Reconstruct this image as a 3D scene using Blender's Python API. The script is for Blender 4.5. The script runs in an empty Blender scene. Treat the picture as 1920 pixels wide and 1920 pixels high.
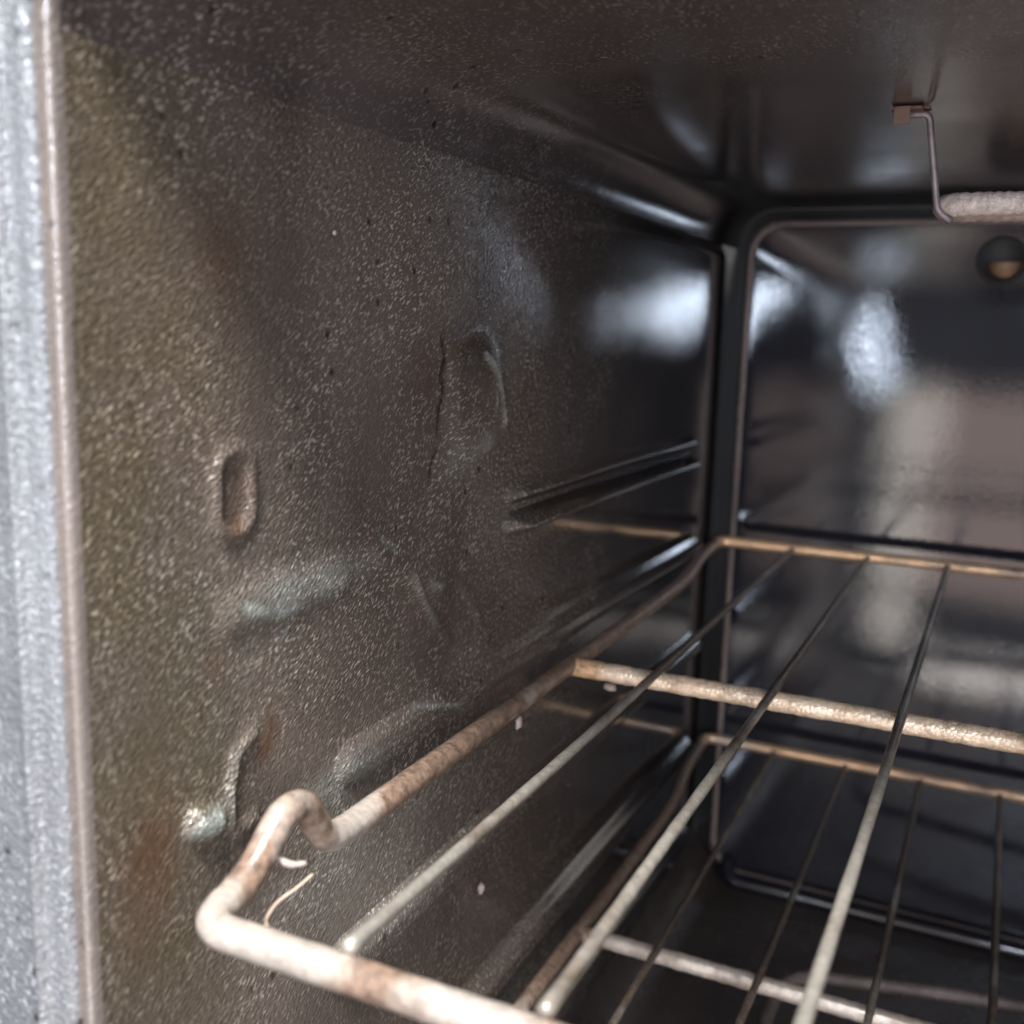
import bpy, bmesh, math, random
from mathutils import Vector, Matrix
random.seed(7)
S = 0.7                                     # drawing units -> metres
C = bpy.context.scene
COL = C.collection

# ------------------------------------------------------------------ camera
R = ((0.90351255, 0.42765999, -0.02778494),
     (0.09878448, -0.14473647, 0.98452678),
     (-0.41702122, 0.89227702, 0.17301739))
right = Vector((R[0][0], R[0][1], -R[0][2]))
up = -Vector((R[1][0], R[1][1], -R[1][2]))
back = -Vector((R[2][0], R[2][1], -R[2][2]))
cam = bpy.data.cameras.new('camera')
co = bpy.data.objects.new('camera', cam)
COL.objects.link(co)
M = Matrix((right, up, back)).transposed().to_4x4()
co.matrix_world = M
cam.sensor_width = 36
cam.sensor_fit = 'HORIZONTAL'
cam.lens = 36 * 1980 / 1920
cam.clip_start = 0.005
cam.clip_end = 50
cam.dof.use_dof = True
cam.dof.focus_distance = 0.40 * S
cam.dof.aperture_fstop = 12
C.camera = co

# ------------------------------------------------------------------ world, exposure
w = bpy.data.worlds.new('World')
C.world = w
w.use_nodes = True
bg = w.node_tree.nodes['Background']
bg.inputs[0].default_value = (0.90, 0.91, 1.0, 1)
bg.inputs[1].default_value = 0.36
C.view_settings.view_transform = 'Standard'
C.view_settings.look = 'None'
C.view_settings.exposure = 0
C.view_settings.gamma = 1
C.view_settings.use_curve_mapping = False

# ------------------------------------------------------------------ lamps
def area(name, loc, target, sx, sy, power, col):
    L = bpy.data.lights.new(name, 'AREA')
    L.shape = 'RECTANGLE'
    L.size = sx * S
    L.size_y = sy * S
    L.energy = power
    L.color = col
    o = bpy.data.objects.new(name, L)
    COL.objects.link(o)
    o.location = Vector(loc) * S
    d = (Vector(target) - Vector(loc)).normalized()
    o.rotation_euler = d.to_track_quat('-Z', 'Y').to_euler()
    return o
area('overhead_daylight', (0.05, -0.46, 1.20), (-0.1, 0.25, -0.16), 0.36, 0.36, 56.0, (1.0, 0.985, 0.96))
def flat_lamp(name, loc, long_axis, length, width, power, col):       # a flat lamp facing straight into the oven
    o = area(name, loc, (loc[0], 1, loc[2]), width, length, power, col)
    ky = Vector(long_axis).normalized()
    kz = Vector((0, -1, 0))
    o.rotation_euler = Matrix((ky.cross(kz), ky, kz)).transposed().to_euler()
    return o
flat_lamp('far_window', (0.205, -0.60, 0.118), (1, 0, -0.46), 0.28, 0.075, 4.2, (0.72, 0.83, 1.0))
flat_lamp('kitchen_window', (-0.308, -0.60, 0.026), (-0.41, 0, 1), 0.195, 0.030, 0.42, (0.74, 0.84, 1.0))
flat_lamp('room_light', (-0.205, -0.62, -0.35), (0.03, 0, 1), 0.58, 0.10, 0.52, (1.0, 0.93, 0.85))  # added lamp standing in for the lit room mirrored in the back panel
flat_lamp('room_glow', (-0.01, -0.64, -0.29), (0, 0, 1), 0.44, 0.32, 0.58, (1.0, 0.74, 0.68))  # added dimmer, pinker lamp for the rest of that room reflection
area('ceiling_fill', (0.10, -0.20, -0.62), (0.05, 0.25, 0.09), 0.45, 0.25, 1.5, (1.0, 0.93, 0.88))  # unseen fill lamp added to lift the ceiling, like bounce off the door
area('side_window', (1.2, -1.1, 0.50), (-0.2, 0.5, -0.2), 0.55, 0.55, 10.0, (1.0, 0.94, 0.86))

# ------------------------------------------------------------------ node helpers
def new_mat(name):
    m = bpy.data.materials.new(name)
    m.use_nodes = True
    nt = m.node_tree
    return m, nt, nt.nodes['Principled BSDF']
def N(nt, kind, **kw):
    n = nt.nodes.new(kind)
    for k, v in kw.items():
        setattr(n, k, v)
    return n
def ramp(nt, src, stops):
    r = N(nt, 'ShaderNodeValToRGB')
    nt.links.new(src, r.inputs[0])
    e = r.color_ramp.elements
    e[0].position, e[0].color = stops[0][0], (*stops[0][1], 1)
    e[1].position, e[1].color = stops[-1][0], (*stops[-1][1], 1)
    for p, c in stops[1:-1]:
        x = e.new(p)
        x.color = (*c, 1)
    return r.outputs[0]
def g(v): return (v, v, v)
def mapping(nt, scale, rot=(0, 0, 0), kind='POINT'):
    tc = N(nt, 'ShaderNodeTexCoord')
    mp = N(nt, 'ShaderNodeMapping')
    mp.vector_type = kind
    mp.inputs['Scale'].default_value = scale
    mp.inputs['Rotation'].default_value = rot
    nt.links.new(tc.outputs['Object'], mp.inputs['Vector'])
    return mp.outputs[0]
def noise(nt, vec, scale, detail=2, rough=0.5):
    n = N(nt, 'ShaderNodeTexNoise')
    n.inputs['Scale'].default_value = scale
    n.inputs['Detail'].default_value = detail
    n.inputs['Roughness'].default_value = rough
    nt.links.new(vec, n.inputs['Vector'])
    return n.outputs['Fac']
def mix(nt, fac, a, b, blend='MIX'):
    m = N(nt, 'ShaderNodeMix', data_type='RGBA', blend_type=blend)
    for sock, v in ((m.inputs[0], fac), (m.inputs[6], a), (m.inputs[7], b)):
        if isinstance(v, bpy.types.NodeSocket):
            nt.links.new(v, sock)
        elif isinstance(v, (int, float)):
            sock.default_value = v
        else:
            sock.default_value = (*v, 1)
    return m.outputs[2]
def math_(nt, op, a, b):
    m = N(nt, 'ShaderNodeMath', operation=op)
    for s, v in ((m.inputs[0], a), (m.inputs[1], b)):
        if isinstance(v, bpy.types.NodeSocket):
            nt.links.new(v, s)
        else:
            s.default_value = v
    return m.outputs[0]
def bump(nt, h, strength, dist, prev=None):
    b = N(nt, 'ShaderNodeBump')
    b.inputs['Strength'].default_value = strength
    b.inputs['Distance'].default_value = dist
    nt.links.new(h, b.inputs['Height'])
    if prev is not None:
        nt.links.new(prev, b.inputs['Normal'])
    return b.outputs[0]

# ------------------------------------------------------------------ materials
def enamel(name, base, fleck, peel=0.5, rough=0.22, stains_glints=False, smooth_back=None, grain=980, rng=(0.38, 0.64), stretch=True):
    m, nt, p = new_mat(name)
    v0 = mapping(nt, (1, 1, 1))
    vs = mapping(nt, (1, 2.0, 0.68), (math.radians(33), 0, 0), 'TEXTURE') if stretch else v0
    film = noise(nt, mapping(nt, (1, 1.6, 0.7)), 13, 5, 0.62)
    fl = noise(nt, vs, grain * 1.05, 1.5, 0.5)
    fl_m = ramp(nt, fl, [(0.555, g(0)), (0.69, g(1))])
    patchy = ramp(nt, noise(nt, v0, 26, 4, 0.6), [(0.34, g(0.12)), (0.64, g(1))])
    fl_m = math_(nt, 'MULTIPLY', fl_m, patchy)
    c0 = ramp(nt, film, [(0.3, base), (0.7, tuple(min(1, b * 2.0) for b in base))])
    col = mix(nt, fl_m, c0, fleck)
    spots = N(nt, 'ShaderNodeTexVoronoi')
    spots.inputs['Scale'].default_value = 120
    nt.links.new(v0, spots.inputs['Vector'])
    sp = ramp(nt, spots.outputs['Distance'], [(0.07, g(0.9)), (0.16, g(0))])
    gate = ramp(nt, noise(nt, v0, 26, 1), [(0.43, g(0)), (0.54, g(1))])
    col = mix(nt, math_(nt, 'MULTIPLY', sp, gate), col, (0.010, 0.007, 0.006))
    if stains_glints:
        at = N(nt, 'ShaderNodeAttribute', attribute_name='stain_glint')
        sep = N(nt, 'ShaderNodeSeparateColor')
        nt.links.new(at.outputs['Color'], sep.inputs[0])
        jag = ramp(nt, noise(nt, v0, 120, 4, 0.7), [(0.35, g(0.45)), (0.62, g(1))])
        jag2 = ramp(nt, noise(nt, v0, 45, 3, 0.7), [(0.3, g(0.15)), (0.62, g(1))])
        ol = mix(nt, fl_m, (0.055, 0.043, 0.027), (0.18, 0.15, 0.105))
        col = mix(nt, math_(nt, 'MULTIPLY', sep.outputs[0], jag2), col, ol)
        col = mix(nt, math_(nt, 'MULTIPLY', sep.outputs[1], jag), col, (0.060, 0.028, 0.012))
        col = mix(nt, sep.outputs[2], col, (0.012, 0.006, 0.005))
        pale = mix(nt, fl_m, (0.21, 0.23, 0.215), (0.62, 0.64, 0.60))  # colour of the painted glints and sheen
        al = math_(nt, 'MULTIPLY', at.outputs['Alpha'], jag)
        col = mix(nt, al, col, pale)
    if smooth_back is not None:      # the colour darkens to near black towards the rear
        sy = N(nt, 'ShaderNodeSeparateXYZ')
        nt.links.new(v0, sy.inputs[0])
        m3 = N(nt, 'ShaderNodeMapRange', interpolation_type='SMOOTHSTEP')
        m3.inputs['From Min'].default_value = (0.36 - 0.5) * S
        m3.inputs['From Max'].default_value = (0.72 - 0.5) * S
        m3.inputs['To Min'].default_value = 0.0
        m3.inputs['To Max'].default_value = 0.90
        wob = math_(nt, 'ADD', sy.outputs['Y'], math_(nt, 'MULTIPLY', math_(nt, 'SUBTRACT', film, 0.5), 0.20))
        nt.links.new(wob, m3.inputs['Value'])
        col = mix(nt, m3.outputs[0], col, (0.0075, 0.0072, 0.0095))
    nt.links.new(col, p.inputs['Base Color'])
    rr = ramp(nt, noise(nt, v0, 30, 4, 0.6), [(0.35, g(rough * 0.75)), (0.65, g(rough * 1.35))])
    nt.links.new(rr, p.inputs['Roughness'])
    b1 = bump(nt, noise(nt, v0, 9, 2, 0.5), 0.06 if smooth_back is not None else 0.15, 0.004)
    fl2 = ramp(nt, noise(nt, vs, grain, 2, 0.5), [(0.38, g(0)), (0.72, g(1))])
    st = N(nt, 'ShaderNodeBump')
    st.inputs['Distance'].default_value = 0.0006
    st.inputs['Strength'].default_value = peel
    nt.links.new(fl2, st.inputs['Height'])
    nt.links.new(b1, st.inputs['Normal'])
    if smooth_back is not None:      # the enamel is thin and smooth towards the rear, rough and grimy at the mouth
        sx = N(nt, 'ShaderNodeSeparateXYZ')
        nt.links.new(v0, sx.inputs[0])
        mr = N(nt, 'ShaderNodeMapRange')
        mr.inputs['From Min'].default_value = (rng[0] - 0.08 - 0.5) * S
        mr.inputs['From Max'].default_value = (rng[1] - 0.5) * S
        mr.inputs['To Min'].default_value = peel
        mr.inputs['To Max'].default_value = peel * 0.022
        nt.links.new(sx.outputs['Y'], mr.inputs['Value'])
        nt.links.new(mr.outputs[0], st.inputs['Strength'])
        m2 = N(nt, 'ShaderNodeMapRange')
        m2.inputs['From Min'].default_value = (rng[0] - 0.5) * S
        m2.inputs['From Max'].default_value = (rng[1] - 0.5) * S
        m2.inputs['To Min'].default_value = 1.0
        m2.inputs['To Max'].default_value = smooth_back
        nt.links.new(sx.outputs['Y'], m2.inputs['Value'])
        nt.links.new(math_(nt, 'MULTIPLY', rr, m2.outputs[0]), p.inputs['Roughness'])
    nt.links.new(st.outputs[0], p.inputs['Normal'])
    p.inputs['IOR'].default_value = 1.6
    return m

WALL = enamel('speckled_enamel', (0.046, 0.0355, 0.0300), (0.31, 0.265, 0.225), 0.68, 0.20, True, 0.25, 1150, (0.27, 0.50))
CEIL = enamel('ceiling_enamel', (0.036, 0.028, 0.026), (0.20, 0.175, 0.16), 0.40, 0.22, False, 0.70, 980, (0.24, 0.46))
BACKM = enamel('rear_enamel', (0.0070, 0.0072, 0.0105), (0.020, 0.018, 0.018), 0.028, 0.039, False, None, 980, (0, 1), False)
FLOORM = enamel('floor_enamel', (0.028, 0.022, 0.021), (0.06, 0.05, 0.046), 0.3, 0.26)
FRAMEM = enamel('front_enamel', (0.070, 0.073, 0.079), (0.23, 0.24, 0.255), 0.42, 0.22, False, None, 900, (0, 1), False)
EDGEM = enamel('panel_edge_glint', (0.15, 0.115, 0.105), (0.24, 0.19, 0.17), 0.3, 0.3)  # pale line of reflected light painted along the panel's rolled edge

def simple(name, col, rough, metal=0.0, spec=0.5):
    m, nt, p = new_mat(name)
    v = mapping(nt, (1, 1, 1))
    f = noise(nt, v, 220, 4, 0.6)
    c = ramp(nt, f, [(0.3, tuple(x * 0.6 for x in col)), (0.7, col)])
    nt.links.new(c, p.inputs['Base Color'])
    p.inputs['Roughness'].default_value = rough
    p.inputs['Metallic'].default_value = metal
    nt.links.new(bump(nt, f, 0.3, 0.0006), p.inputs['Normal'])
    return m
def rod_mat(name, clean, rust, cover, metal, rough, crust, scorch_shade=False, vs_=480):
    m, nt, p = new_mat(name)
    v = mapping(nt, (1, 1, 1))
    big = noise(nt, v, 24, 4, 0.6)
    fine = noise(nt, v, 420, 4, 0.7)
    if scorch_shade:
        at = N(nt, 'ShaderNodeAttribute', attribute_name='scorch_shade')
        sp = N(nt, 'ShaderNodeSeparateColor')
        nt.links.new(at.outputs['Color'], sp.inputs[0])
        big = math_(nt, 'SUBTRACT', big, sp.outputs[0])
    mask = ramp(nt, big, [(cover - 0.09, g(1)), (cover + 0.09, g(0))])
    cl = mix(nt, ramp(nt, fine, [(0.35, g(0)), (0.7, g(1))]), clean, tuple(c * 0.62 for c in clean))
    if scorch_shade:
        cl = mix(nt, sp.outputs[1], cl, (0.62, 0.40, 0.24))
    ru = mix(nt, ramp(nt, fine, [(0.3, g(0)), (0.65, g(1))]), rust, tuple(c * 0.35 for c in rust))
    col = mix(nt, mask, cl, ru)
    vor = N(nt, 'ShaderNodeTexVoronoi', feature='DISTANCE_TO_EDGE')
    vor.inputs['Scale'].default_value = vs_
    nt.links.new(v, vor.inputs['Vector'])
    ck = ramp(nt, vor.outputs['Distance'], [(0.02, g(crust)), (0.10, g(0))])
    gate = ramp(nt, noise(nt, v, 60, 3, 0.6), [(0.45, g(0)), (0.6, g(1))])
    col = mix(nt, math_(nt, 'MULTIPLY', ck, gate), col, (0.05, 0.026, 0.012))
    nt.links.new(col, p.inputs['Base Color'])
    mt = math_(nt, 'MULTIPLY', math_(nt, 'SUBTRACT', 1.0, mask), metal)
    nt.links.new(mt, p.inputs['Metallic'])
    p.inputs['Roughness'].default_value = rough
    b = bump(nt, vor.outputs['Distance'], crust * 0.5, 0.0012)
    nt.links.new(bump(nt, fine, 0.28, 0.0006, b), p.inputs['Normal'])
    return m
FRAME_ROD = rod_mat('scorched_chrome', (0.53, 0.47, 0.415), (0.20, 0.135, 0.10), 0.46, 0.55, 0.30, 0.0, True)
CROSS_ROD = rod_mat('crusted_chrome', (0.76, 0.60, 0.45), (0.50, 0.31, 0.17), 0.44, 0.45, 0.40, 0.55, True, 620)
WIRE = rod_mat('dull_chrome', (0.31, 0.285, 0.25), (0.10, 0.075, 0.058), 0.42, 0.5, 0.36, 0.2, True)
ELEM = rod_mat('element_sheath', (0.52, 0.42, 0.37), (0.36, 0.27, 0.22), 0.42, 0.0, 0.6, 0.5, False, 900)
HANG = simple('hanger_steel', (0.22, 0.17, 0.17), 0.5, 0.4)
RUSTM = simple('rusted_steel', (0.15, 0.085, 0.06), 0.7)
BRASS = simple('brown_brass', (0.14, 0.075, 0.035), 0.4, 0.5)
DARK = simple('dark_recess', (0.006, 0.005, 0.005), 0.6)
FLAKE = simple('pale_flake', (0.27, 0.22, 0.195), 0.6)
FIBRE = simple('tan_fibre', (0.42, 0.33, 0.26), 0.6)

# ------------------------------------------------------------------ mesh helpers
def obj(name, bm, mat, parent=None, smooth=True, recalc=True):
    if recalc:
        bmesh.ops.recalc_face_normals(bm, faces=bm.faces)
    off = parent.location.copy() if parent is not None and parent.type == 'EMPTY' else Vector((0, 0, 0))
    for v in bm.verts:
        v.co = v.co * S - off
    me = bpy.data.meshes.new(name)
    bm.to_mesh(me)
    bm.free()
    me.materials.append(mat)
    if smooth:
        for f in me.polygons:
            f.use_smooth = True
    o = bpy.data.objects.new(name, me)
    COL.objects.link(o)
    if parent is not None:
        o.parent = parent
    return o
def tag(o, label, cat, group=None):
    o['label'] = label
    o['category'] = cat
    if group:
        o['group'] = group
    return o
def thing(name, label, cat, loc, group=None):
    o = bpy.data.objects.new(name, None)
    o.empty_display_size = 0.02
    COL.objects.link(o)
    o.location = Vector(loc) * S
    return tag(o, label, cat, group)
def round_path(pts, rad, n=7, closed=False):
    pts = [Vector(p) for p in pts]
    out = []
    L = len(pts)
    for i, p in enumerate(pts):
        if not closed and i in (0, L - 1):
            out.append(p)
            continue
        a, b = pts[i - 1], pts[(i + 1) % L]
        r = rad[i] if isinstance(rad, (list, tuple)) else rad
        r1 = min(r, (a - p).length * 0.49, (b - p).length * 0.49)
        p0 = p + (a - p).normalized() * r1
        p1 = p + (b - p).normalized() * r1
        for k in range(n + 1):
            t = k / n
            out.append(p0 * (1 - t) ** 2 + p * 2 * t * (1 - t) + p1 * t * t)
    return out
def resample(pts, step, closed=False):
    out = []
    seq = pts + [pts[0]] if closed else pts
    for a, b in zip(seq, seq[1:]):
        k = max(1, int((b - a).length / step))
        for i in range(k):
            out.append(a.lerp(b, i / k))
    if not closed:
        out.append(seq[-1])
    return out
def tube(bm, pts, rad, seg=14, closed=False, wob=0.0, seed=0, helix=None):
    rng = random.Random(seed)
    pts = [Vector(p) for p in pts]
    n = len(pts)
    rings = []
    prev = None
    for i, p in enumerate(pts):
        if closed:
            t = (pts[(i + 1) % n] - pts[i - 1]).normalized()
        else:
            t = (pts[min(i + 1, n - 1)] - pts[max(i - 1, 0)]).normalized()
        if prev is None:
            ref = Vector((0, 0, 1)) if abs(t.z) < 0.9 else Vector((1, 0, 0))
            u = t.cross(ref).normalized()
        else:
            u = (prev - t * prev.dot(t)).normalized()
        prev = u
        v = t.cross(u)
        r = rad(p) if callable(rad) else rad
        rr = r * (1 + wob * rng.uniform(-1, 1))
        ring = []
        for k in range(seg):
            a = 2 * math.pi * k / seg
            q = rr if helix is None else rr * (1 + helix[0] * math.sin(a * 2 + i * helix[1]) * (0.7 + 0.6 * rng.random()))
            ring.append(bm.verts.new(p + (u * math.cos(a) + v * math.sin(a)) * q))
        rings.append(ring)
    for i in range(n if closed else n - 1):
        a, b = rings[i], rings[(i + 1) % n]
        for k in range(seg):
            bm.faces.new((a[k], a[(k + 1) % seg], b[(k + 1) % seg], b[k]))
    if not closed:
        for ring, tip in ((rings[0], pts[0] + (pts[0] - pts[1]).normalized() * 0.0008), (rings[-1], pts[-1] + (pts[-1] - pts[-2]).normalized() * 0.0008)):
            c = bm.verts.new(tip)
            for k in range(seg):
                bm.faces.new((ring[k], ring[(k + 1) % seg], c))

# ------------------------------------------------------------------ oven cavity
XL, XR, ZB, ZT = -0.208, 0.42, -0.452, 0.095
Y0, Y1 = 0.190, 0.806
RC = 0.030
oven = thing('oven', 'dark speckled enamel oven cavity, grimy inside, seen through its open mouth', 'oven', (0.106, 0.5, ZB))

def gauss(d, s): return math.exp(-(d / s) ** 2)
def sd_box(y, z, cy, cz, hy, hz, r, ang=0.0):
    dy, dz = y - cy, z - cz
    if ang:
        c, s = math.cos(ang), math.sin(ang)
        dy, dz = dy * c + dz * s, -dy * s + dz * c
    qy, qz = abs(dy) - hy + r, abs(dz) - hz + r
    return math.hypot(max(qy, 0), max(qz, 0)) + min(max(qy, qz), 0) - r
def sstep(a, b, x):
    t = max(0.0, min(1.0, (x - a) / (b - a)))
    return t * t * (3 - 2 * t)
def seg_d(y, z, pts):
    best = 9
    for (a, b), (c, d) in zip(pts, pts[1:]):
        L = (c - a) ** 2 + (d - b) ** 2
        t = max(0, min(1, ((y - a) * (c - a) + (z - b) * (d - b)) / L))
        best = min(best, math.hypot(y - a - t * (c - a), z - b - t * (d - b)))
    return best
CRACK = [(0.3745, -0.0045), (0.3772, -0.014), (0.3745, -0.020), (0.3762, -0.028), (0.3733, -0.036), (0.3727, -0.0428)]
CRACK2 = [(0.372, -0.050), (0.3675, -0.056), (0.3665, -0.0616)]
ARC = [(0.4066, -0.0123), (0.416, -0.018), (0.4235, -0.026), (0.429, -0.035), (0.4326, -0.0438)]
LOWC = [(0.2545, -0.130), (0.246, -0.1335), (0.2431, -0.1443), (0.2428, -0.1548), (0.247, -0.160), (0.2545, -0.1585)]
def wall_h(y, z):
    h = 0.0
    # upright slot boss
    d = sd_box(y, z, 0.248, -0.0515, 0.0078, 0.0125, 0.007)
    h += 0.0017 * sstep(0.0045, 0.0, d) - 0.0022 * sstep(0.0, -0.004, d)
    # shallow pocket with crack and bright lip
    d = sd_box(y, z, 0.402, -0.030, 0.026, 0.027, 0.02, 0.25)
    h += 0.0034 * sstep(0.003, -0.012, d)
    h -= 0.0011 * gauss(seg_d(y, z, CRACK), 0.0012) + 0.0008 * gauss(seg_d(y, z, CRACK2), 0.001)
    h += 0.0026 * gauss(seg_d(y, z, ARC), 0.0017)
    # stub of the second guide
    d = sd_box(y, z, 0.275, -0.0885, 0.033, 0.0058, 0.0055)
    h += 0.0020 * sstep(0.006, -0.004, d)
    d = sd_box(y, z, 0.352, -0.096, 0.030, 0.0045, 0.004, -0.42)
    h += 0.0016 * sstep(0.005, -0.003, d)
    h += 0.0012 * gauss(seg_d(y, z, [(0.352, -0.098), (0.372, -0.122), (0.385, -0.134)]), 0.0022)
    h += 0.0010 * gauss(seg_d(y, z, [(0.395, -0.110), (0.412, -0.128)]), 0.0026)
    # stop boss low by the mouth
    d = seg_d(y, z, LOWC)
    h += 0.0024 * gauss(d, 0.0020)
    d = sd_box(y, z, 0.2315, -0.1500, 0.0075, 0.0040, 0.0039, -0.45)
    h += 0.0044 * sstep(0.0035, -0.003, d)
    h += 0.0035 * sstep(0.55, 0.80, y)
    h += 0.0006 * math.sin(y * 21 + 1.3) * math.sin(z * 17)
    return h
def blot(y, z, cy, cz, ry, rz): return gauss(math.hypot((y - cy) / ry, (z - cz) / rz), 1.0)
def wall_stain_glint(y, z):
    a = 0.85 * sstep(0.262, 0.200, y) + 0.45 * blot(y, z, 0.235, -0.15, 0.03, 0.06) + 0.3 * blot(y, z, 0.25, 0.0, 0.03, 0.03)
    r = (1.0 * blot(y, z, 0.2642, -0.131, 0.0042, 0.0075) + 0.95 * blot(y, z, 0.2605, -0.138, 0.0045, 0.004)
         + 0.9 * blot(y, z, 0.2475, -0.0605, 0.0042, 0.005) + 0.6 * blot(y, z, 0.2515, -0.0500, 0.004, 0.007) + 0.6 * blot(y, z, 0.238, -0.102, 0.005, 0.006)
         + 0.5 * blot(y, z, 0.213, -0.150, 0.009, 0.02) + 0.5 * blot(y, z, 0.36, -0.018, 0.012, 0.012) + 0.6 * blot(y, z, 0.206, -0.15, 0.01, 0.012)
         + 0.4 * blot(y, z, 0.246, 0.02, 0.012, 0.018) + 0.5 * blot(y, z, 0.205, -0.17, 0.008, 0.01))
    b = (gauss(seg_d(y, z, CRACK), 0.0011) + gauss(seg_d(y, z, CRACK2), 0.0009) + 0.55 * blot(y, z, 0.40, -0.012, 0.016, 0.012))
    p = (0.55 * blot(y, z, 0.286, -0.088, 0.030, 0.0065) + 1.0 * gauss(seg_d(y, z, [(0.2500, -0.0870), (0.2560, -0.0900), (0.2700, -0.0940), (0.2790, -0.0937)]), 0.0014)  # glints on the pressed shapes and reflected sky light, painted in pale
         + 1.0 * gauss(seg_d(y, z, ARC[:3]), 0.0013) + 1.0 * gauss(seg_d(y, z, ARC[2:]), 0.0009) + 0.25 * blot(y, z, 0.39, -0.056, 0.016, 0.010)
         + 0.6 * gauss(seg_d(y, z, [(0.331, -0.080), (0.3395, -0.0855)]), 0.0016) + 0.35 * gauss(seg_d(y, z, [(0.352, -0.098), (0.372, -0.122)]), 0.0016) + 0.5 * gauss(seg_d(y, z, [(0.3649, -0.1043), (0.378, -0.108)]), 0.0013)
         + 0.5 * blot(y, z, 0.305, -0.165, 0.028, 0.007)
         + 0.6 * gauss(seg_d(y, z, [(0.354, -0.153), (0.372, -0.158), (0.394, -0.1645)]), 0.0010)
         + 0.35 * gauss(seg_d(y, z, [(0.268, -0.105), (0.276, -0.098)]), 0.0009)
         + 0.45 * gauss(seg_d(y, z, LOWC[1:4]), 0.0010) + 2.4 * blot(y, z, 0.2318, -0.1498, 0.0055, 0.0030)
         + 0.14 * blot(y, z, 0.43, -0.085, 0.03, 0.016) + 0.25 * blot(y, z, 0.47, -0.36, 0.06, 0.03) + 0.15 * blot(y, z, 0.33, -0.215, 0.09, 0.05) + 0.08 * blot(y, z, 0.25, -0.10, 0.05, 0.05) + 0.16 * blot(y, z, 0.30, -0.19, 0.03, 0.02))
    c = lambda t: max(0.0, min(1.0, t))
    return (c(a), c(r), c(b), c(p))

def wall_grid():
    step = 0.0017
    z0, z1 = ZB + RC, ZT - RC
    ny, nz = int((Y1 - Y0) / step), int((z1 - z0) / step)
    bm = bmesh.new()
    lay = bm.verts.layers.float_color.new('stain_glint')
    rows = []
    for j in range(nz + 1):
        z = z0 + (z1 - z0) * j / nz
        row = []
        fade = sstep(z0, z0 + 0.01, z) * sstep(z1, z1 - 0.01, z)
        for i in range(ny + 1):
            y = Y0 + (Y1 - Y0) * i / ny
            f = fade * sstep(Y0, Y0 + 0.012, y)
            v = bm.verts.new((XL + wall_h(y, z) * f, y, z))
            v[lay] = wall_stain_glint(y, z)
            row.append(v)
        # rear lip rolled away
        for dx, dy in ((-0.0012, 0.003), (-0.0035, 0.0055), (-0.008, 0.0085), (-0.010, 0.0465)):
            v = bm.verts.new((row[ny].co.x + dx, Y1 + dy, z))
            v[lay] = (0, 0, 0, 0)
            row.append(v)
        rows.append(row)
    for a, b in zip(rows, rows[1:]):
        for k in range(len(a) - 1):
            bm.faces.new((a[k], b[k], b[k + 1], a[k + 1]))
    return bm
side = obj('side_wall', wall_grid(), WALL, oven, recalc=False)

def corner_strip(cx, cz, a0, a1, bm, n=10):
    rows = []
    for k in range(n + 1):
        a = math.radians(a0 + (a1 - a0) * k / n)
        x, z = cx + RC * math.cos(a), cz + RC * math.sin(a)
        rows.append([bm.verts.new((x, y, z)) for y in (Y0, 0.35, 0.5, 0.65, 0.8528)])
    return rows
def strip(bm, rows):
    for a, b in zip(rows, rows[1:]):
        for k in range(len(a) - 1):
            bm.faces.new((a[k], a[k + 1], b[k + 1], b[k]))
bm = bmesh.new()
strip(bm, corner_strip(XL + RC, ZT - RC, 180, 90, bm) + corner_strip(XR - RC, ZT - RC, 90, 0, bm))
obj('ceiling', bm, CEIL, oven)
bm = bmesh.new()
strip(bm, corner_strip(XL + RC, ZB + RC, 180, 270, bm) + corner_strip(XR - RC, ZB + RC, 270, 360, bm))
obj('floor', bm, FLOORM, oven)
bm = bmesh.new()
strip(bm, [[bm.verts.new((XR, y, z)) for y in (Y0, 0.5, 0.8528)] for z in (ZB + RC, ZT - RC)])
obj('side_wall', bm, CEIL, oven)
bm = bmesh.new()
strip(bm, [[bm.verts.new((x, 0.853, z)) for x in (XL - 0.05, XR + 0.05)] for z in (ZB - 0.05, ZT + 0.05)])
obj('rear_wall', bm, DARK, oven)

def rrect(x0, x1, z0, z1, r, n=8):
    out = []
    for cx, cz, a in ((x1 - r, z1 - r, 0), (x0 + r, z1 - r, 90), (x0 + r, z0 + r, 180), (x1 - r, z0 + r, 270)):
        for k in range(n + 1):
            t = math.radians(a + 90 * k / n)
            out.append((cx + r * math.cos(t), cz + r * math.sin(t)))
    return out
# front frame: bead round the mouth, groove, then the flat face with a faint crease
prof = [(0.0000, 0.1905)] + [(0.0017 - 0.0017 * math.cos(math.pi * k / 8), 0.1886 - 0.0023 * math.sin(math.pi * k / 8)) for k in range(9)]
prof += [(0.0036, 0.1882), (0.0040, 0.1876), (0.0044, 0.1862), (0.0054, 0.1848), (0.0090, 0.1840), (0.0112, 0.1837), (0.0124, 0.1824), (0.0131, 0.1811), (0.0137, 0.1808), (0.0144, 0.1811),
        (0.0154, 0.1824), (0.0172, 0.1832), (0.022, 0.1834), (0.045, 0.1838), (0.075, 0.184), (0.12, 0.1845), (0.123, 0.188), (0.123, 0.24)]
bm = bmesh.new()
loops = []
for o_, y in prof:
    lp = rrect(XL - o_, XR + o_, ZB - o_, ZT + o_, RC + o_ * 0.9, 10)
    loops.append([bm.verts.new((x, y, z)) for x, z in lp])
for a, b in zip(loops, loops[1:]):
    n = len(a)
    for k in range(n):
        bm.faces.new((a[k], a[(k + 1) % n], b[(k + 1) % n], b[k]))
ff = obj('front_frame', bm, FRAMEM, oven)
me = ff.data
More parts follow.
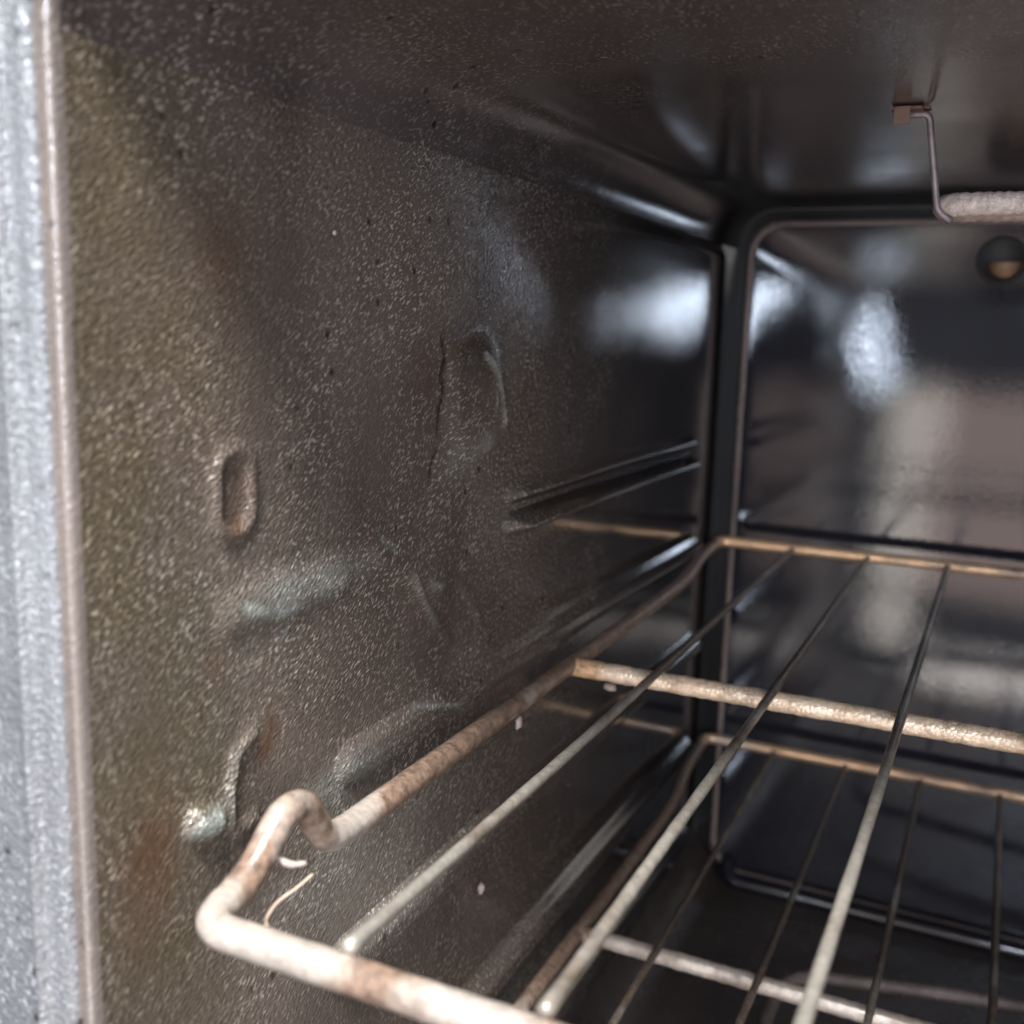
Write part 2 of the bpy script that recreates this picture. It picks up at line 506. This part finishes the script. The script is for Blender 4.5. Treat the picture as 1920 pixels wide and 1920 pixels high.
# the bead by the mouth is browned by baked-on grease
GREASE = enamel('greasy_bead', (0.085, 0.072, 0.066), (0.18, 0.15, 0.135), 0.2, 0.16)
me.materials.append(GREASE)
nring = len(loops[0])
for i, f in enumerate(me.polygons):
    if i // nring < 12:
        f.material_index = 1

# back panel: a slightly pillowed sheet with a rolled edge
PX0, PX1, PZ0, PZ1 = -0.194, 0.403, -0.447, 0.0845
def panel_y(x, z, A=0.0035, L=0.10):
    return 0.820 + A * (math.exp(-(x - PX0) / L) + math.exp(-(PZ1 - z) / L) + math.exp(-(PX1 - x) / L) + 0.6 * math.exp(-(z - PZ0) / L))
bm = bmesh.new()
outer = resample([Vector((x, 0, z)) for x, z in rrect(PX0, PX1, PZ0, PZ1, 0.024, 10)], 0.008, True)
pcx, pcz, hw = (PX0 + PX1) / 2, (PZ0 + PZ1) / 2, (PX1 - PX0) / 2
insets = [(0.0, 0.020), (0.0, 0.006), (0.0003, 0.0036), (0.0014, 0.0016), (0.0032, 0.0006), (0.0056, 0.0001), (0.0075, 0.0)]
insets += [(0.014 + (hw * 0.99 - 0.014) * (k / 44) ** 1.2, 0.0) for k in range(45)]
loops = []
for ins, dy in insets:
    k = 1 - ins / hw
    lp = [(pcx + (p.x - pcx) * k, pcz + (p.z - pcz) * k) for p in outer]
    loops.append([bm.verts.new((x, panel_y(x, z) + dy, z)) for x, z in lp])
for a, b in zip(loops, loops[1:]):
    n = len(a)
    for k in range(n):
        bm.faces.new((a[k], a[(k + 1) % n], b[(k + 1) % n], b[k]))
bm.faces.new(loops[-1])
panel = obj('back_panel', bm, BACKM, oven)
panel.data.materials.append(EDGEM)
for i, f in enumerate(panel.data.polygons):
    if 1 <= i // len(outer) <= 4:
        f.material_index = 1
bm = bmesh.new()
tube(bm, resample(round_path([(-0.176, 0.835, -0.425), (-0.176, 0.816, -0.4475), (0.39, 0.816, -0.4475), (0.39, 0.835, -0.425)], 0.012, 8), 0.01), 0.0066, 16)
obj('floor_lip', bm, BACKM, oven)
def disc_tube(cx, cz, prof_, n=28, a0=0, a1=360):
    bm = bmesh.new()
    rows = []
    for r, y in prof_:
        rows.append([bm.verts.new((cx + r * math.cos(math.radians(a0 + (a1 - a0) * k / n)), y, cz + r * math.sin(math.radians(a0 + (a1 - a0) * k / n)))) for k in range(n + 1)])
    strip(bm, rows)
    bmesh.ops.remove_doubles(bm, verts=bm.verts, dist=1e-6)
    return bm
def sub(o, par):
    o.parent = par
    return o
hx, hz = -0.0155, 0.0540
h1 = obj('screw_hole', disc_tube(hx, hz, [(0.0172, 0.8240), (0.0162, 0.8225), (0.0148, 0.8218), (0.0138, 0.8222), (0.0132, 0.8228), (0.0001, 0.8228)]), DARK, oven)
h1.parent = panel
h2 = obj('screw', disc_tube(hx + 0.002, hz - 0.0012, [(0.0115, 0.8225), (0.0112, 0.8205), (0.0095, 0.8195), (0.0001, 0.8192)], 20, 180, 360), BRASS, oven)
h2.parent = panel

# pressed rack guides running front to back on the side wall
def guide(y0, y1, zc, half, depth, double=False):
    bm = bmesh.new()
    lay = bm.verts.layers.float_color.new('stain_glint')
    ny, nz = 160, 44
    rows = []
    for i in range(ny + 1):
        y = y0 + (y1 - y0) * i / ny
        row = []
        for j in range(nz + 1):
            z = zc - half * 1.6 + half * 3.2 * j / nz
            d = sd_box(y, z, (y0 + y1) / 2, zc, (y1 - y0) / 2 - half * 0.6, half, half * 0.98)
            if double:
                e = sstep(half * 0.5, -half * 0.5, d)
                h = e * (0.0085 * gauss(z - zc - 0.0080, 0.0034) + 0.0110 * gauss(z - zc + 0.0076, 0.0040) - 0.0018) - 0.0011 * (1 - e) + 0.0012 * e
            else:
                h = depth * sstep(half * 0.55, -half * 0.75, d) - 0.0011
            v = bm.verts.new((XL + h + wall_h(y, z), y, z))
            st_ = wall_stain_glint(y, z)
            if double:      # darker in the groove and under the rib
                st_ = (st_[0], st_[1], max(st_[2], 0.95 * e * gauss(z - zc, 0.0048), 0.8 * gauss(z - zc + 0.0145, 0.003)), st_[3])
            v[lay] = st_
            row.append(v)
        rows.append(row)
    strip(bm, rows)
    return bm
for y0, y1, zc, half, dep in ((0.428, 0.748, -0.0848, 0.0140, 0.0085), (0.296, 0.785, -0.160, 0.008, 0.0042),
                              (0.29, 0.785, -0.238, 0.0085, 0.009), (0.285, 0.785, -0.322, 0.010, 0.009), (0.29, 0.785, -0.395, 0.0085, 0.009)):
    obj('rack_guide', guide(y0, y1, zc, half, dep, zc > -0.1), WALL, oven)

# ------------------------------------------------------------------ racks
def make_rack(label, dx, dy, dz, ymid, frame_m, cross_m, wire_m):
    root = thing('oven_rack', label, 'oven rack', (0.106 + dx, 0.49 + dy, -0.16 + dz), 'wire racks slid into the oven')
    def q(x, y, z): return (x + dx, y + dy, z + dz)
    half = [(-0.182, 0.2005, -0.160), (-0.182, 0.2190, -0.1570), (-0.182, 0.2365, -0.1425), (-0.182, 0.2465, -0.1440), (-0.182, 0.2570, -0.1615),
            (-0.182, 0.2700, -0.1625), (-0.182, 0.645, -0.1615), (-0.183, 0.680, -0.1590), (-0.188, 0.716, -0.1565), (-0.1925, 0.787, -0.1570)]
    rad = [0.017, 0.008, 0.007, 0.007, 0.006, 0.02, 0.02, 0.02, 0.02, 0.010]
    mirror = [(0.212 - x, y, z) for x, y, z in half]
    loop = [q(*p) for p in half] + [q(*p) for p in reversed(mirror)]
    path = resample(round_path(loop, rad + rad[::-1], 7, True), 0.004, True)
    bm = bmesh.new()
    lay = bm.verts.layers.float_color.new('scorch_shade')
    tube(bm, path, lambda p: 0.0047 - 0.0006 * sstep(0.26 + dy, 0.5 + dy, p.y), 16, True, 0.025, 3)
    for v in bm.verts:       # the side rails are burnt brown, the front and rear rods are not
        x, y = v.co.x - dx, v.co.y - dy
        k = 0.24 * sstep(0.264, 0.30, y) * sstep(0.775, 0.75, y) + 0.10 * gauss((y - 0.251) / 0.006, 1) + 0.14 * gauss((y - 0.2185) / 0.006, 1)
        if y < 0.21:
            k = 0.15 * gauss((x + 0.128) / 0.014, 1) - 0.15 * gauss((x + 0.165) / 0.02, 1)
        tan = sstep(0.66, 0.74, y) * (1 - 0.8 * gauss((x + 0.17) / 0.02, 1) * (dz < 0))
        v[lay] = (k, tan, 0, 1)
    obj('outer_frame', bm, frame_m, root)
    bm = bmesh.new()
    path = resample([Vector(q(-0.1825, ymid, -0.1630)), Vector(q(0.391, ymid, -0.1630))], 0.003)
    lay = bm.verts.layers.float_color.new('scorch_shade')
    tube(bm, path, 0.0045, 14, False, 0.05, 5)
    for v in bm.verts:      # burnt where it is welded to the side rails
        x = v.co.x - dx
        k = 0.30 * max(sstep(-0.160, -0.176, x), sstep(0.372, 0.388, x))
        v[lay] = (k, 0, 0, 1)
    obj('cross_bar', bm, cross_m, root)
    for k in range(10):
        x = -0.1362 + 0.0536 * k
        bm = bmesh.new()
        rng = random.Random(k)
        b1, b2 = rng.uniform(-0.0006, 0.0006), rng.uniform(-0.0005, 0.0005)
        path = resample(round_path([q(x, 0.2015, -0.1540), q(x + b1, 0.36, -0.1562 + b2), q(x + 0.0004, 0.56, -0.1562), q(x, 0.784, -0.1575)], 0.05), 0.006)
        lay = bm.verts.layers.float_color.new('scorch_shade')
        tube(bm, path, lambda p: 0.0020 + 0.0004 * gauss(p.y - dy - 0.203, 0.004), 10, False, 0.05, k)
        for v in bm.verts:      # shade painted into the wires: behind the front, and all over the lower rack
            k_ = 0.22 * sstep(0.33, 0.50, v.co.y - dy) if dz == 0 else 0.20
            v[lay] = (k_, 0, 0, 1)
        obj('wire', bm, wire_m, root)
    return root
make_rack('upper chrome oven rack, browned and scorched, its bent front corner lit bright', 0, 0, 0, 0.463, FRAME_ROD, CROSS_ROD, WIRE)
make_rack('lower chrome oven rack in the shade beneath the brighter one', -0.004, 0.012, -0.164, 0.488, FRAME_ROD, FRAME_ROD, WIRE)

# ------------------------------------------------------------------ heating elements
el = thing('broil_element', 'pale crusty rod heating element hanging by a thin wire below the oven ceiling', 'heating element', (-0.033, 0.50, 0.056))
bm = bmesh.new()
tube(bm, resample(round_path([(0.36, 0.500, 0.0562), (-0.0345, 0.500, 0.0562), (-0.0345, 0.526, 0.0562), (0.36, 0.526, 0.0562)], 0.0128, 8), 0.0008), 0.0049, 16, False, 0.03, 2, (0.045, 1.25))
obj('heating_rod', bm, ELEM, el)
bm = bmesh.new()
tube(bm, resample(round_path([(-0.0510, 0.492, 0.0922), (-0.0430, 0.4945, 0.0928), (-0.0368, 0.5005, 0.0535), (-0.031, 0.5005, 0.0495)], 0.003, 5), 0.003), 0.00145, 10)
obj('hanger_wire', bm, HANG, el)
bm = bmesh.new()
def box(bm, x0, x1, y0, y1, z0, z1):
    vs = [bm.verts.new((x, y, z)) for x in (x0, x1) for y in (y0, y1) for z in (z0, z1)]
    for f in ((0, 1, 3, 2), (4, 6, 7, 5), (0, 4, 5, 1), (2, 3, 7, 6), (0, 2, 6, 4), (1, 5, 7, 3)):
        bm.faces.new([vs[i] for i in f])
box(bm, -0.0575, -0.0450, 0.484, 0.5000, 0.0932, 0.0944)
box(bm, -0.0560, -0.0495, 0.4828, 0.4838, 0.0870, 0.0944)
box(bm, -0.0475, -0.0425, 0.4905, 0.4985, 0.0945, 0.0992)
bmesh.ops.bevel(bm, geom=bm.edges[:], offset=0.0003, segments=1, affect='EDGES')
obj('hanger_clip', bm, RUSTM, el, smooth=False)

be = thing('bake_element', 'dull brown rod heating element low above the oven floor', 'heating element', (-0.09, 0.67, -0.425))
bm = bmesh.new()
tube(bm, resample(round_path([(0.36, 0.75, -0.425), (0.05, 0.7105, -0.425), (-0.100, 0.672, -0.425), (-0.110, 0.30, -0.425)], [0, 0.1, 0.03, 0], 8), 0.006), 0.0045, 14, False, 0.05, 9)
obj('heating_rod', bm, rod_mat('bake_sheath', (0.16, 0.125, 0.115), (0.10, 0.075, 0.065), 0.45, 0.0, 0.55, 0.5), be)

# ------------------------------------------------------------------ crumbs and flakes
def flake(name, loc, size, label, cat, mat, seed, grp='crumbs stuck inside the oven'):
    rng = random.Random(seed)
    bm = bmesh.new()
    bmesh.ops.create_icosphere(bm, subdivisions=2, radius=1)
    for v in bm.verts:
        k = 1 + rng.uniform(-0.22, 0.22)
        v.co = Vector((v.co.x * size[0], v.co.y * size[1], v.co.z * size[2])) * k + Vector(loc)
    o = obj(name, bm, mat)
    return tag(o, label, cat, grp)
flake('crumb', (-0.1785, 0.395, -0.1685), (0.0014, 0.0022, 0.0032), 'pale pointed crumb clinging under the upper rack side rail', 'crumb', FLAKE, 1)
flake('crumb', (-0.1605, 0.4595, -0.1690), (0.0034, 0.0022, 0.0018), 'grey crumb stuck under the left end of the upper rack cross bar', 'crumb', FLAKE, 2)
flake('crumb', (-0.2045, 0.4150, -0.2630), (0.0016, 0.0018, 0.0030), 'pinkish crumb stuck on the side wall between the two racks', 'crumb', FLAKE, 3)
flake('crumb', (-0.2060, 0.2975, 0.0285), (0.0005, 0.0009, 0.0009), 'tiny pale speck alone high on the speckled side wall', 'crumb', FLAKE, 5)

bm = bmesh.new()
tube(bm, resample(round_path([(-0.1640, 0.2055, -0.1575), (-0.1668, 0.2085, -0.1600), (-0.1705, 0.2130, -0.1615), (-0.1715, 0.2190, -0.1600), (-0.1700, 0.2270, -0.1590), (-0.1695, 0.2330, -0.1580)], 0.004, 5), 0.0008), 0.00042, 8)
tag(obj('strand', bm, FIBRE), 'thin curled tan strand hanging inside the bent front corner of the upper rack', 'strand')
bm = bmesh.new()
tube(bm, resample(round_path([(-0.1808, 0.2290, -0.1515), (-0.1765, 0.2310, -0.1560), (-0.1730, 0.2345, -0.1560)], 0.003, 4), 0.0008), 0.0010, 8, False, 0.3, 4)
tag(obj('flake', bm, FLAKE), 'small pale sliver sticking out from the bent end of the upper rack', 'flake')
